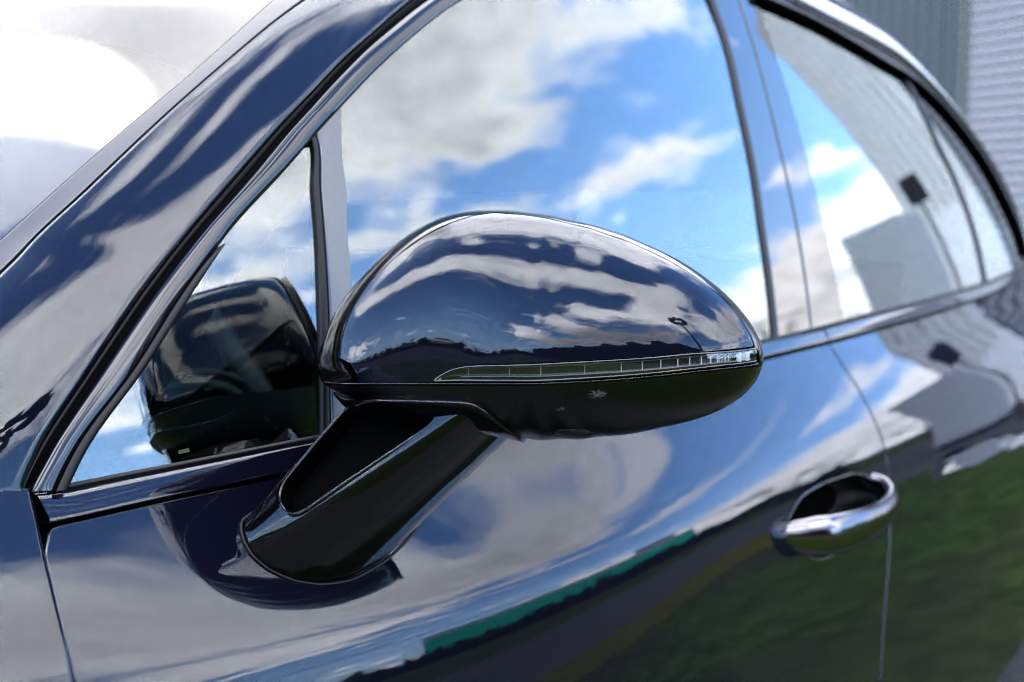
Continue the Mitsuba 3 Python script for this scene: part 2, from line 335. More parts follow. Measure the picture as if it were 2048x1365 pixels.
hole = smooth_ring(hole, 3)
top = [(x, belt(x) - .0019) for x in np.linspace(.995, .020, 60)]
ring = [(.0165, 1.0400)] + DOOR_FRONT[1:] + DOOR_REAR[::-1] + top
putg('car__front_door', panel(skin, ring, [hole], step=.008), 'mat_paint')
rear_ring = [(x + .0055, z) for x, z in DOOR_REAR] + [(1.66, .45), (1.70, .60), (1.80, .75), (1.98, .88), (2.02, .98)] + [(x, belt(x) - .0019) for x in np.linspace(2.035, 1.0125, 60)]
putg('car__rear_door', panel(skin, rear_ring, step=.010), 'mat_paint')
quarter_ring = [(2.041, belt(2.041) - .0035), (2.026, .978), (1.986, .877), (1.806, .747), (1.706, .60), (1.666, .45), (2.9, .40), (3.05, .7), (3.0, 1.0), (2.7, 1.07)] + [(x, belt(x) - .0019) for x in np.linspace(2.5, 2.055, 10)]
putg('car__rear_quarter_panel', panel(skin, quarter_ring, step=.016), 'mat_paint')
wing_ring = [(x, z) for x, z in WING_REAR] + [(-.30, .36), (-.42, .62), (-.75, .80), (-1.10, .80), (-1.45, .66), (-1.5, .36), (-1.75, .40), (-1.80, .80), (-1.3, .985), (-.9, 1.03), (-.5, 1.055), (-.2, 1.065), (-.04, 1.0640), (.004, 1.0634)]
putg('car__front_wing', panel(skin, wing_ring, step=.010, roll=.004), 'mat_paint')


def moulding(x0, x1, n):
    xs = np.linspace(x0, x1, n)
    rows = []
    for t, o in ((0, -.010), (0, -.001), (.02, .0012), (.06, .0022), (.12, .0030), (.25, .0034), (.5, .0035), (.75, .0034), (.9, .0030), (.96, .0022), (1.0, .0008), (1.0, -.006)):
        z0, z1 = belt(xs) + .0006, mould(xs)
        z = z0 + (z1 - z0) * t
        y = (plan(xs) - .0) * 1 + np.interp(z0 - BELT, _H, _YD) * (1 - t) + np.interp(z1 - BELT, _H, _YG) * t
        rows.append(np.stack([xs, y - o, z], 1))
    return grid(np.stack(rows, 1))


putg('car__belt_moulding', moulding(.0180, .9985, 160), 'mat_paint')
putg('car__belt_moulding_001', moulding(1.0035, 2.21, 160), 'mat_paint')
# dark body behind the gaps
xs = np.linspace(-.9, 2.8, 120)
zs = np.r_[np.linspace(.36, 1.03, 24), 1.041, 1.055]
X, Z = np.meshgrid(xs, zs, indexing='ij')
putg('car__inner_body', grid(np.stack([X, skin(X, Z) + .035, Z], -1)), 'mat_black')
scene['car__door_jamb'] = None
v, f, n = tube([(.010, .040, 1.064), (.007, .030, 1.03), (.004, .016, .98), (.004, -.002, .85), (.010, -.004, .6)], .012)
put('car__door_jamb', (v, f), 'mat_rubber', normals=n)

# ------------------------------------------------------------------ the car: window frame, seal, pillar, roof rail
NS = 420


def line3(L):
    """A body line as NS points on the side-glass surface; all lines share their parameter point by point."""
    L = np.asarray(L, float)
    k = np.linspace(0, 1, len(L)); t = np.linspace(0, 1, NS)
    return np.stack([PchipInterpolator(k, L[:, 0])(t), PchipInterpolator(k, L[:, 1])(t)], 1)


p3, p2, p1 = line3(P3), line3(P2), line3(P1)


def strip(A, B, prof):
    """A band between two lines on the side glass; prof: (share of the way, outward offset)."""
    rows = [on(side_glass, A + (B - A) * t, np.full(len(A), o)) for t, o in prof]
    return grid(np.stack(rows, 1))


th = np.linspace(0, np.pi, 15)
wd = np.linalg.norm(p2 - p3, axis=1)
hi_ = np.minimum(.0055, wd * .20)
rows = [on(side_glass, p3, np.full(NS, -.008))]
for a in th:
    rows.append(on(side_glass, p3 + (p2 - p3) * (.5 - .5 * np.sign(np.cos(a)) * abs(np.cos(a)) ** .75), .0005 + hi_ * np.sin(a) ** .8))
rows.append(on(side_glass, p2, np.full(NS, -.008)))
putg('car__window_frame', grid(np.stack(rows, 1)), 'mat_frame_trim')
fi = np.array([(0.0276, 1.0595), (0.0431, 1.079), (0.0855, 1.1158), (0.1321, 1.1599), (0.1495, 1.174), (0.162, 1.1823)])
fo = np.array([(0.0344, 1.0593), (0.0495, 1.078), (0.0917, 1.1151), (0.1388, 1.16), (0.1536, 1.1736), (0.1629, 1.1819)])
fi, fo = resample(fi, 50), resample(fo, 50)
putg('car__quarter_window_seal', strip(fi, fo, [(0, .0062), (.1, .0072), (.5, .0078), (.9, .0070), (1, .0055), (1, -.004)]), 'mat_rubber')
putg('car__door_seal', strip(p2, p1, [(0, -.004), (.1, -.007), (.3, -.007), (.42, -.003), (.5, -.0015), (.58, -.003), (.7, -.006), (.85, -.004), (1, .001)]), 'mat_rubber')

PT = np.array([(0.0437, 0.08, 1.1672), (0.0604, 0.08, 1.1795), (0.0733, 0.0795, 1.1902), (0.1072, 0.0776, 1.215), (0.1773, 0.0784, 1.2642), (0.2325, 0.0795, 1.3001), (0.2838, 0.0815, 1.3312), (0.312, 0.0829, 1.3463)])
PW = np.array([(0.0584, 0.0933, 1.1876), (0.0998, 0.0904, 1.2181), (0.1451, 0.0891, 1.2495), (0.1952, 0.0884, 1.2824), (0.2557, 0.0912, 1.3219), (0.2925, 0.0952, 1.3453)])


def outer(L, x0, first, rear_y, rear_z):
    """The pillar line L in front, running on into the roof rail at the rear, NS points matched to p1."""
    q = on(side_glass, p1)
    d = (L[1] - L[0]) / np.linalg.norm(L[1] - L[0])
    A = np.vstack([L[0] - d * first, L[0] - d * first * .5, L])
    n0 = int(NS * 11 / 28)
    a = resample(A, n0)
    b = q[n0:] + np.stack([0 * q[n0:, 0], rear_y + 0 * q[n0:, 0], rear_z + 0 * q[n0:, 0]], 1)
    w = np.clip(np.arange(len(b)) / 70, 0, 1); w = (w * w * (3 - 2 * w))[:, None]
    b = (a[-1] + (q[n0:] - q[n0])) * (1 - w) + b * w
    R = np.vstack([a, b])
    for _ in range(30):
        R[n0 - 12:n0 + 12] = .25 * R[n0 - 13:n0 + 11] + .5 * R[n0 - 12:n0 + 12] + .25 * R[n0 - 11:n0 + 13]
    return R


pt, pw = outer(PT, 0, .15, .040, .054), outer(PW, 0, .17, .14, .088)
q1 = on(side_glass, p1)


def bulge(A, B, k_up, k_in, ts):
    """Rows of a rounded band from A to B: it leaves A steeply and arrives at B flat."""
    D = B - A
    M = A + D * np.array([k_up, k_in, k_up])
    return [A * (1 - t) ** 2 + M * 2 * t * (1 - t) + B * t * t for t in ts]


inward = np.array([0, 1.0, -.3]) / 1.04
rows = [q1 + .012 * inward, q1 + .0015 * inward + (0, -.0012, 0)] + bulge(q1 + (0, -.0022, 0), pt, .78, .42, np.linspace(0, 1, 22)) + [pt + .006 * inward]
putg('car__windscreen_pillar', grid(np.stack(rows, 1)), 'mat_paint')
s1 = pt + (pw - pt) * .045
rows = [s1 + .006 * inward] + bulge(s1, pw, .60, .50, np.linspace(0, 1, 10)) + [pw + (0, .003, -.004)]
putg('car__windscreen_trim', grid(np.stack(rows, 1)), 'mat_satin_trim')
r0 = [i for i in range(NS) if p1[i, 0] > .80][0]
rr_ = slice(r0, NS - 2)
mid = s1[rr_] + (pw[rr_] - s1[rr_]) * .40
rows = [q1[rr_] + (0, .004, .004), q1[rr_] + (0, -.0040, .0035)] + bulge(q1[rr_] + (0, -.0056, .0045), mid + (0, -.004, .007), .74, .42, np.linspace(0, 1, 22)) + [mid + (0, .004, .000)]
putg('car__roof_rail', grid(np.stack(rows, 1)), 'mat_aluminium')
nf = int(NS * 13 / 28)
ws = np.r_[0, np.linspace(.01, 1.35, 40)]
rows = [pw[:nf] + np.array([-.35 * w + .26 * w * w, w, -.004 + .07 * w - .052 * w * w]) for w in ws]
putg('car__windscreen', grid(np.stack(rows, 1)), 'mat_screen_glass')
rows = [pw[nf:] + np.array([0, w, -.003 + .08 * w - .058 * w * w]) for w in np.linspace(.003, 1.38, 30)]
putg('car__roof', grid(np.stack(rows, 1)), 'mat_paint')

# ------------------------------------------------------------------ the car: glass


def pane(key, ring, out=0.0, step=.007, mat='mat_glass'):
    ring = np.asarray(ring, float)
    R = np.vstack([ring, ring[:1]])
    s = np.r_[0, np.cumsum(np.linalg.norm(np.diff(R, axis=0), axis=1))]
    t = np.linspace(0, s[-1], max(60, int(s[-1] / .0045)), endpoint=False)
    E_ = np.stack([np.interp(t, s, R[:, 0]), np.interp(t, s, R[:, 1])], 1)
    poly = Polygon(E_)
    x0, z0, x1, z1 = poly.bounds
    X, Z = np.meshgrid(np.arange(x0, x1, step), np.arange(z0, z1, step))
    I = np.stack([X.ravel(), Z.ravel()], 1)
    I = I[shapely.contains_xy(poly.buffer(-step * .4), I[:, 0], I[:, 1])]
    Q = np.vstack([E_, I]); tri = Delaunay(Q).simplices; c = Q[tri].mean(1)
    tri = tri[shapely.contains_xy(poly, c[:, 0], c[:, 1])]
    d = Q[tri]
    area = (d[:, 1, 0] - d[:, 0, 0]) * (d[:, 2, 1] - d[:, 0, 1]) - (d[:, 1, 1] - d[:, 0, 1]) * (d[:, 2, 0] - d[:, 0, 0])
    tri[area < 0] = tri[area < 0][:, ::-1]
    put(key, (on(side_glass, Q, np.full(len(Q), out)), tri), mat, normals=normal_of(side_glass, Q[:, 0], Q[:, 1]))


p3l = np.array(P3)
upto = lambda x0, x1: [tuple(p) for p in p3 if x0 <= p[0] <= x1 and p[1] > 1.066]
BAR_L = np.array([(0.25, 1.261), (0.2544, 1.2433), (0.2461, 1.2159), (0.2408, 1.1874), (0.2315, 1.1458), (0.2186, 1.0848), (0.2132, 1.0599)])
BAR_M = np.array([(0.2561, 1.261), (0.2596, 1.2472), (0.2522, 1.2159), (0.247, 1.1874), (0.2391, 1.1454), (0.2255, 1.0844), (0.2211, 1.0602)])
BAR_R = np.array([(0.2918, 1.2743), (0.2875, 1.2626), (0.2805, 1.239), (0.2768, 1.2161), (0.2693, 1.1869), (0.2638, 1.1569), (0.2546, 1.114), (0.2479, 1.0828), (0.2438, 1.0608)])
BL = np.array([(0.9119, 1.4406), (0.9137, 1.3698), (0.903, 1.3071), (0.8927, 1.2375), (0.879, 1.1745), (0.8742, 1.141), (0.8604, 1.0684)])
BR = np.array([(0.928, 1.4404), (0.9298, 1.3713), (0.9175, 1.3079), (0.9068, 1.2377), (0.8928, 1.1743), (0.8878, 1.1404), (0.8756, 1.0685)])
BG = np.array([(0.9997, 1.4449), (0.9984, 1.3778), (0.992, 1.3121), (0.9875, 1.257), (0.9847, 1.2093), (0.9789, 1.146), (0.9678, 1.0711)])
RF = np.array([(1.0545, 1.4389), (1.0582, 1.3539), (1.0613, 1.2971), (1.0631, 1.2402), (1.0648, 1.1906), (1.0672, 1.1522), (1.0688, 1.114), (1.0698, 1.0718)])
QL = np.array([(1.559, 1.3935), (1.5657, 1.3817), (1.5895, 1.3529), (1.6124, 1.3201), (1.6409, 1.2823), (1.6716, 1.2494), (1.6974, 1.2134), (1.7168, 1.1792), (1.7305, 1.1317), (1.7337, 1.0748)])
QR = np.array([(1.5745, 1.3933), (1.5826, 1.3829), (1.6119, 1.3544), (1.6366, 1.3212), (1.6665, 1.2829), (1.6979, 1.2498), (1.7244, 1.2135), (1.7446, 1.1788), (1.7585, 1.1308), (1.7601, 1.0751)])
low = lambda x0, x1: [(x, mould(x) - .006) for x in np.linspace(x0, x1, 24)]
pane('car__quarter_window', upto(.03, .249) + [tuple(p) for p in BAR_L[1:-1]] + low(.2132, .034))
pane('car__front_window', upto(.279, .912) + [tuple(p) for p in BL[1:-1]] + low(.862, .2438) + [tuple(p) for p in BAR_R[::-1][1:-1]])
pane('car__rear_window', upto(1.05, 1.560) + [tuple(p) for p in QL[1:-1]] + low(1.730, 1.0700) + [tuple(p) for p in RF[::-1][1:-1]])
pane('car__rear_quarter_window', upto(1.576, 2.2) + low(2.07, 1.762) + [tuple(p) for p in QR[::-1][1:-1]])


def ribbon(key, A, B, prof, mat, n=80):
    putg(key, strip(resample(A, n), resample(B, n), prof), mat)


raised = [(0, -.004), (0, .0005), (.06, .002), (.2, .0028), (.5, .003), (.8, .0028), (.94, .002), (1, .0005), (1, -.004)]
flat = [(0, -.006), (0, .0005), (.01, .0009), (.03, .001), (.5, .001), (.97, .001), (.99, .0009), (1, .0005), (1, -.006)]
ribbon('car__window_divider', BAR_M, BAR_R, flat, 'mat_satin_trim')
ribbon('car__window_divider__seal', BAR_L, BAR_M, raised, 'mat_rubber')
ribbon('car__window_divider__bead', BAR_M + (.0002, 0), BAR_M + (.0030, 0), [(0, .001), (.2, .0026), (.5, .0032), (.8, .0026), (1, .001)], 'mat_trim')
ribbon('car__front_window_rear_seal', BL, BR, raised, 'mat_rubber')
ribbon('car__pillar_cover', BR + (.0006, 0), BG - (.0016, 0), flat, 'mat_trim')
ribbon('car__pillar_cover_001', BG + (.0016, 0), RF, flat, 'mat_trim')
ribbon('car__rear_window_rear_seal', QL, QR, raised, 'mat_rubber')
m0, m1 = [i for i in range(NS) if p3[i, 0] > 1.046][0], NS - 4
dn = np.stack([np.gradient(p3[:, 1]), -np.gradient(p3[:, 0])], 1); dn /= np.linalg.norm(dn, axis=1, keepdims=True)
wid = np.interp(p3[:, 0], [1.05, 1.69, 1.9, 2.06], [.0055, .0060, .0090, .0115])[:, None]
putg('car__rear_window_top_seal', strip(p3[m0:m1] + .001 * dn[m0:m1], p3[m0:m1] - (dn * wid)[m0:m1], [(0, -.003), (0, .0075), (.1, .0085), (.5, .009), (.9, .0085), (1, .006), (1, -.003)]), 'mat_black')
# belt weather strip at the foot of the glass
xs = np.linspace(.025, 2.15, 300)
putg('car__belt_seal', grid(np.stack([np.stack([xs, side_glass(xs, mould(xs)) - o, mould(xs) + dz], 1) for dz, o in ((-.004, .0005), (.0002, .0012), (.0012, .0022), (.0024, .0018), (.0030, .0))], 1)), 'mat_rubber')
# blackened border printed on the inside of the quarter window
k0 = [i for i in range(NS) if p3[i, 0] > .04][0]; k1 = [i for i in range(NS) if p3[i, 0] > .249][0]
dn2 = dn[k0:k1]
putg('car__quarter_window_border', strip(p3[k0:k1], p3[k0:k1] + dn2 * .021, [(0, -.0030), (1, -.0030)]), 'mat_black')

# ------------------------------------------------------------------ the car: door handle
bowl = []
cx, cz = hole.mean(0)
H = np.vstack([hole, hole[:1]])
for s, dpt in ((1.0, .0), (.985, .012), (.95, .022), (.85, .032), (.6, .038), (.3, .040), (.02, .0405)):
    q = (H - (cx, cz)) * s + (cx, cz)
    bowl.append(np.stack([q[:, 0], skin(H[:, 0], H[:, 1]) * s + skin(np.array([cx]), np.array([cz])) * (1 - s) + dpt, q[:, 1]], 1))
putg('car__door_handle__recess', grid(np.stack(bowl, 1)), 'mat_rubber')
HG = np.array([(0.745, 0.0018, 0.9059), (0.7566, -0.0126, 0.9059), (0.7711, -0.0234, 0.9054), (0.8015, -0.0297, 0.9041), (0.8377, -0.0324, 0.9023), (0.8739, -0.0324, 0.901), (0.9101, -0.0306, 0.9019), (0.9391, -0.0261, 0.9045), (0.9622, -0.018, 0.9091), (0.9738, -0.0072, 0.9144), (0.9753, 0.0018, 0.9167)])
hg = resample(HG, 90)
hg[:, 1] += skin(hg[:, 0], hg[:, 2])
tt = np.linspace(0, 1, 90)
rr = np.interp(tt, [0, .08, .2, .5, .75, .9, 1], [.0150, .0185, .0190, .0172, .0150, .0125, .0095])
putg('car__door_handle__grip', capsule(hg, rr, sides=40, aspect=(.60, 1.0)), 'mat_dark_chrome')
H2 = np.vstack([hole, hole[:1]])
putg('car__door_handle__rim', tube(np.stack([H2[:, 0], skin(H2[:, 0], H2[:, 1]) + .0010, H2[:, 1]], 1), .0016, sides=8, up=(0, 1, 0)), 'mat_gloss_black')

# ------------------------------------------------------------------ the car: wing mirror. a outwards, b up, c to the front
MO = np.array([0.2469, -0.1418, 1.1371])
E1 = np.array([.47, -.883, 0]); E1 /= np.linalg.norm(E1)
E2 = np.array([0, 0, 1.0]); E3 = np.array([E1[1], -E1[0], 0])
AC, BC, DM = -0.004, -0.0135, 0.064
RK = [0.1146, 0.1141, 0.0978, 0.0836, 0.0732, 0.0651, 0.0599, 0.0548, 0.053, 0.0501, 0.0494, 0.0486, 0.0487, 0.0498, 0.0503, 0.0525, 0.0561, 0.0594, 0.0656, 0.0734, 0.0832, 0.097, 0.1118, 0.1224, 0.1249, 0.119, 0.1107, 0.1024, 0.0949, 0.0885, 0.0833, 0.0797, 0.0767, 0.0749, 0.0736, 0.0739, 0.0745, 0.0763, 0.0787, 0.0821, 0.0856, 0.0887, 0.0915, 0.0942, 0.0973, 0.1012, 0.1059, 0.1104]
RS = CubicSpline(np.linspace(-np.pi, np.pi, 49), RK + RK[:1], bc_type='periodic')


def W3(a, b, c):
    a, b, c = np.broadcast_arrays(np.asarray(a, float), np.asarray(b, float), np.asarray(c, float))
    return MO + 1.07 * (a[..., None] * E1 + b[..., None] * E2 + c[..., None] * E3)


def bluff(t, rho):           # the dome's exponent: round outside, blunter towards the door
    return 2 + 1.5 * np.clip(-np.cos(t), 0, 1) ** 2 * ease((rho - .2) / .65)


def dome(a, b):
    t = np.arctan2(b - BC, a - AC)
    rho = np.hypot(a - AC, b - BC) / RS(t)
    p = bluff(t, rho)
    return DM * np.maximum(0, 1 - rho ** p) ** (1 / p)


def dome_normal(a, b, c=None):
    """Of the dome in mirror axes, from the implicit form (c / DM)^p + rho^p."""
    e = 2e-5
    c = dome(a, b) if c is None else c

    def G(a, b, c):
        t = np.arctan2(b - BC, a - AC); rho = np.hypot(a - AC, b - BC) / RS(t); p = bluff(t, rho)
        return (np.maximum(c, 1e-9) / DM) ** p + rho ** p

    n = np.stack([G(a + e, b, c) - G(a - e, b, c), G(a, b + e, c) - G(a, b - e, c), G(a, b, c + e) - G(a, b, np.maximum(c - e, 0))], -1)
    n /= np.linalg.norm(n, axis=-1, keepdims=True) + 1e-20
    return n[..., :1] * E1 + n[..., 1:2] * E2 + n[..., 2:] * E3


def on_dome(a, b, off=0.0):
    n = dome_normal(a, b)
    return W3(a, b, dome(a, b)) + np.asarray(off)[..., None] * n, n


CAP = [(-0.103, -0.013), (-0.1015, -0.0066), (-0.099, 0.0024), (-0.0959, 0.0108), (-0.0917, 0.0184), (-0.0862, 0.0261), (-0.074, 0.0381), (-0.0589, 0.0494), (-0.0451, 0.0563), (-0.0351, 0.0596), (-0.025, 0.0611), (-0.0104, 0.0603), (0.003, 0.0585), (0.0136, 0.0561), (0.0269, 0.053), (0.0375, 0.0493), (0.048, 0.0457), (0.0586, 0.0409), (0.0692, 0.0357), (0.0797, 0.0294), (0.0877, 0.0239), (0.0957, 0.0173), (0.1016, 0.0117), (0.1063, 0.0057), (0.1102, -0.0006), (0.1129, -0.006), (0.1139, -0.0089)]
CAPB = [(0.0833, -0.0096), (0.0574, -0.011), (0.0321, -0.012), (-0.0054, -0.0139), (-0.0281, -0.0147), (-0.0344, -0.0153), (-0.0407, -0.0166), (-0.0463, -0.0194), (-0.0504, -0.0223), (-0.0525, -0.0244), (-0.069, -0.0248), (-0.0908, -0.0257), (-0.0922, -0.0207), (-0.0944, -0.0177), (-0.0963, -0.0152), (-0.1007, -0.0136)]
LENS_T = [(-0.0514, -0.0234), (-0.0471, -0.02), (-0.0412, -0.0171), (-0.0331, -0.0155), (-0.0054, -0.0143), (0.0321, -0.0124), (0.0574, -0.0113), (0.0833, -0.01), (0.1148, -0.01)]
LENS_B = [(-0.0515, -0.0238), (-0.0408, -0.0237), (-0.0281, -0.0237), (-0.0055, -0.0236), (0.0322, -0.0218), (0.0575, -0.0203), (0.0834, -0.0185), (0.0996, -0.0177), (0.1154, -0.0177)]
SEAM = [(-0.1235, -0.029), (-0.1017, -0.0268), (-0.0795, -0.0256), (-0.0515, -0.0251), (-0.0281, -0.0248), (-0.0055, -0.0245), (0.0322, -0.0229), (0.0575, -0.0213), (0.0834, -0.0195), (0.0996, -0.0189), (0.1195, -0.0188)]
M = 'car__wing_mirror__'


def dome_patch(ring, centre, n=720, rows=70, off=0.0, inset=.0005, roll=.0011, deep=.007):
    """A panel on the dome inside a star-shaped ring, with a rolled edge that goes deep behind."""
    R = resample_lin(np.vstack([ring, ring[:1]]), n)
    for _ in range(3):
        R[1:-1] = .25 * R[:-2] + .5 * R[1:-1] + .25 * R[2:]
    R[-1] = R[0]
    D = R - centre; L = np.linalg.norm(D, axis=1, keepdims=True)
    R = centre + D * (1 - inset / L)
    D = R - centre; L = np.linalg.norm(D, axis=1)
    P, N = [], []
    for k in range(rows):
        s = 1 - (1 - k / (rows - 1)) ** 1.6
        q = centre + D * s
        p, nn = on_dome(q[:, 0], q[:, 1], np.full(n, off)); P.append(p); N.append(nn)
    out = np.stack([D[:, 0] / L, D[:, 1] / L], 1); ow = out[:, :1] * E1 + out[:, 1:] * E2
    ow = ow - N[-1] * (ow * N[-1]).sum(1, keepdims=True); ow /= np.linalg.norm(ow, axis=1, keepdims=True)
    base, nb = P[-1], N[-1]
    for a in (20, 40, 60, 78, 90):
        s_, c_ = math.sin(math.radians(a)), math.cos(math.radians(a))
        P.append(base + roll * (s_ * ow - (1 - c_) * nb) * .6); N.append(s_ * ow + c_ * nb)
    P.append(base + roll * ow * .6 - deep * nb); N.append(ow)
    v, f, _ = grid(np.stack(P, 1))
    return v, f, np.stack(N, 1).reshape(-1, 3)


cap_ring = np.vstack([CAP, CAPB])
putg(M + 'cap', dome_patch(cap_ring, np.array([.0, .012])), 'mat_paint')

# inner shell behind every gap of the housing
t = np.linspace(-np.pi, np.pi, 241)
rho = np.sin(np.linspace(0, np.pi / 2 * .98, 40))
RR, TT = np.meshgrid(rho, t, indexing='ij')
rad = RR * (RS(TT) - .006)
putg(M + 'inner_shell', grid(W3(AC + rad * np.cos(TT), BC + rad * np.sin(TT), (DM - .009) * (1 - RR ** bluff(TT, RR)) ** (1 / bluff(TT, RR)))), 'mat_black')


def ring_patch(t0, t1, inner, off=0.0, n=500, rows=26, back=.026, deep=.005):
    """The outer band of the housing between an inner line rho(t) and the rim, running round the rim to the rear."""
    t = np.linspace(t0, t1, n)
    ri = inner(t)
    P, N = [], []
    a0 = np.arcsin(np.clip(ri, 0, .9995))
    for k in range(rows + 1):
        al = a0 + (np.pi / 2 - a0) * (k / rows)
        rho = np.sin(al); r = rho * RS(t); p = bluff(t, rho)
        a, b = AC + r * np.cos(t), BC + r * np.sin(t)
        cc = DM * np.maximum(0, 1 - rho ** p) ** (1 / p)
        nn = dome_normal(a, b, np.maximum(cc, 3e-5))
        P.append(W3(a, b, cc) + off * nn); N.append(nn)
    first = P[0] - deep * N[0]
    e = P[-1]; ne = N[-1]
    for s, cc in ((.0, -.012), (.0008, -.028), (.0025, -.042), (.0050, -.050), (.009, -.053)):
        P.append(e - s * ne + cc * E3); N.append(ne * (1 - s * 90) - E3 * s * 140)
    P = [first] + P; N = [N[0]] + N
    N = np.stack(N, 1); N /= np.linalg.norm(N, axis=-1, keepdims=True)
    v, f, _ = grid(np.stack(P, 1))
    return v, f, N.reshape(-1, 3)


# inner line of the upper band: the cap's edge, on the left the corner piece, on the right the lamp's end
edge = np.vstack([[(.1172, -.0190)], [(.1166, -.0120)], np.array(CAP)[::-1], [(-.0990, -.0166), (-.0969, -.0195), (-.0946, -.0225), (-.0930, -.0268), (-.0926, -.0276)]])
ea = np.unwrap(np.arctan2(edge[:, 1] - BC, edge[:, 0] - AC)); er = np.hypot(edge[:, 0] - AC, edge[:, 1] - BC) / RS(ea) + .004
o = np.argsort(ea); ea, er = ea[o], er[o]
seam_l = math.atan2(-.0287 - BC, -.1235 - AC) + 2 * np.pi
seam_r = math.atan2(-.0188 - BC, .1195 - AC)
putg(M + 'housing_ring', ring_patch(seam_r, seam_l, lambda t: np.minimum(np.interp(t, ea, er), .995), off=-.0004), 'mat_gloss_black')
sm = np.array(SEAM); sa = np.unwrap(np.arctan2(sm[:, 1] - BC - .0, sm[:, 0] - AC)[::-1])


def lower_inner(t):
    """rho of the seam line in direction t (below)"""
    out = np.empty_like(t)
    s = resample(SEAM, 400) - (0, .0009)
    for i, a in enumerate(t):
        d = np.array([math.cos(a), math.sin(a)])
        q = s - (AC, BC); cr = q[:, 0] * d[1] - q[:, 1] * d[0]; dt = q @ d
        k = np.where((np.sign(cr[:-1]) != np.sign(cr[1:])) & (dt[:-1] > 0))[0]
        out[i] = np.hypot(*q[k[0]]) / RS(a) if len(k) else .99
    return np.minimum(out, .99)


putg(M + 'lower_housing', ring_patch(seam_l - .004, 2 * np.pi + seam_r + .004, lower_inner, off=-.0002, rows=50), 'mat_splat_black')
lo_in = lower_inner(np.array([1.5 * np.pi]))
# seam beads: fine bright edges under the lamp
sl = resample(SEAM, 300)
pp, _ = on_dome(sl[4:-4, 0], sl[4:-4, 1], np.full(292, -.0002))
putg(M + 'seam', tube(pp, .0005, sides=6), 'mat_gloss_black')
# back: rim, plate and mirror glass
t = np.linspace(-np.pi, np.pi, 200)
rows = [W3(AC + (RS(t) - .006) * s * np.cos(t), BC + (RS(t) - .006) * s * np.sin(t), np.full(200, c)) for s, c in ((1.0, -.0520), (.95, -.048), (.94, -.044))]
putg(M + 'mirror_rim', grid(np.stack(rows, 1)), 'mat_satin_black')
rows = [W3(AC + (RS(t) - .006) * .94 * s * np.cos(t), BC + (RS(t) - .006) * .94 * s * np.sin(t), np.full(200, -.045)) for s in (1, .6, .3, .001)]
putg(M + 'mirror_glass', grid(np.stack(rows, 1)), 'mat_mirror')

# turn signal: clear cover over a dark reflector with bright ribs
nl = 260
lt, lb = resample(LENS_T, nl), resample(LENS_B, nl)
lt = np.stack([np.linspace(-.0515, .1150, nl), np.interp(np.linspace(-.0515, .1150, nl), *resample(LENS_T, 500).T)], 1)
lb = np.stack([lt[:, 0], np.interp(lt[:, 0], *resample(LENS_B, 500).T)], 1)
S = 'car__turn_signal__'


def lens_rows(prof):
    P, N = [], []
    for tt_, o in prof:
        q = lt + (lb - lt) * tt_
        p, nn = on_dome(q[:, 0], q[:, 1], np.full(nl, o)); P.append(p); N.append(nn)
    return np.stack(P, 1), np.stack(N, 1)


P, N = lens_rows([(t_, .0) for t_ in np.linspace(.10, .90, 9)])
g = grid(P); putg(S + 'cover', (g[0], g[1], N.reshape(-1, 3)), 'mat_lens')
P, N = lens_rows([(.05, -.001), (.06, -.0055), (.3, -.0060), (.7, -.0060), (.94, -.0055), (.95, -.001)])
putg(S + 'reflector', grid(P), 'mat_lamp_floor')
for key, t_ in (('edge_strip', .055), ('edge_strip_001', .925)):
    q = lt + (lb - lt) * t_
    p, _ = on_dome(q[:, 0], q[:, 1], np.full(nl, -.0002))
    putg(S + key, tube(p, .00055, sides=8), 'mat_trim')
for key, t_ in (('light_guide', .20), ('light_guide_001', .80)):
    q = lt + (lb - lt) * t_
    p, _ = on_dome(q[20:, 0], q[20:, 1], np.full(nl - 20, -.0038))
    putg(S + key, tube(p, .00035, sides=8), 'mat_lamp_mid')
ribs = [(-.0348, .25), (-.0140, .3), (.0024, .4), (.0246, .3), (.0432, .45), (.0544, .6), (.0641, .75), (.0726, .8), (.0796, .9), (.0860, 1.0), (.0908, .8), (.0946, 1.1), (.0962, .5), (.0972, .5), (.0983, .5), (.0993, .4), (.1010, .5)]
for k, (a, w) in enumerate(ribs):
    i = np.searchsorted(lt[:, 0], a)
    q = np.array([lt[i] + (lb[i] - lt[i]) * t_ for t_ in np.linspace(.2, .80, 6)])
    p, _ = on_dome(q[:, 0], q[:, 1], np.full(6, -.004))
    putg(S + 'rib' + ('_%03d' % k if k else ''), tube(p, .00042 * w, sides=6, up=E1), 'mat_lamp_pale')
i0, i1 = np.searchsorted(lt[:, 0], .1060), np.searchsorted(lt[:, 0], .1132)
rows = []
for t_ in np.linspace(.16, .84, 6):
    q = (lt + (lb - lt) * t_)[i0:i1]
    u_ = np.linspace(0, 1, len(q))
    p, _ = on_dome(q[:, 0], q[:, 1], -.0040 + .0022 * np.sin(u_ * 9)); rows.append(p)
putg(S + 'end_reflector', grid(np.stack(rows, 1)), 'mat_lamp_pale')
i0, i1 = np.searchsorted(lt[:, 0], -.0508), np.searchsorted(lt[:, 0], -.0478)
rows = []
for t_ in np.linspace(.1, .9, 5):
    q = (lt + (lb - lt) * t_)[i0:i1]
    p, _ = on_dome(q[:, 0], q[:, 1], np.full(len(q), -.0022)); rows.append(p)
putg(S + 'tip_reflector', grid(np.stack(rows, 1)), 'mat_lamp_pale')

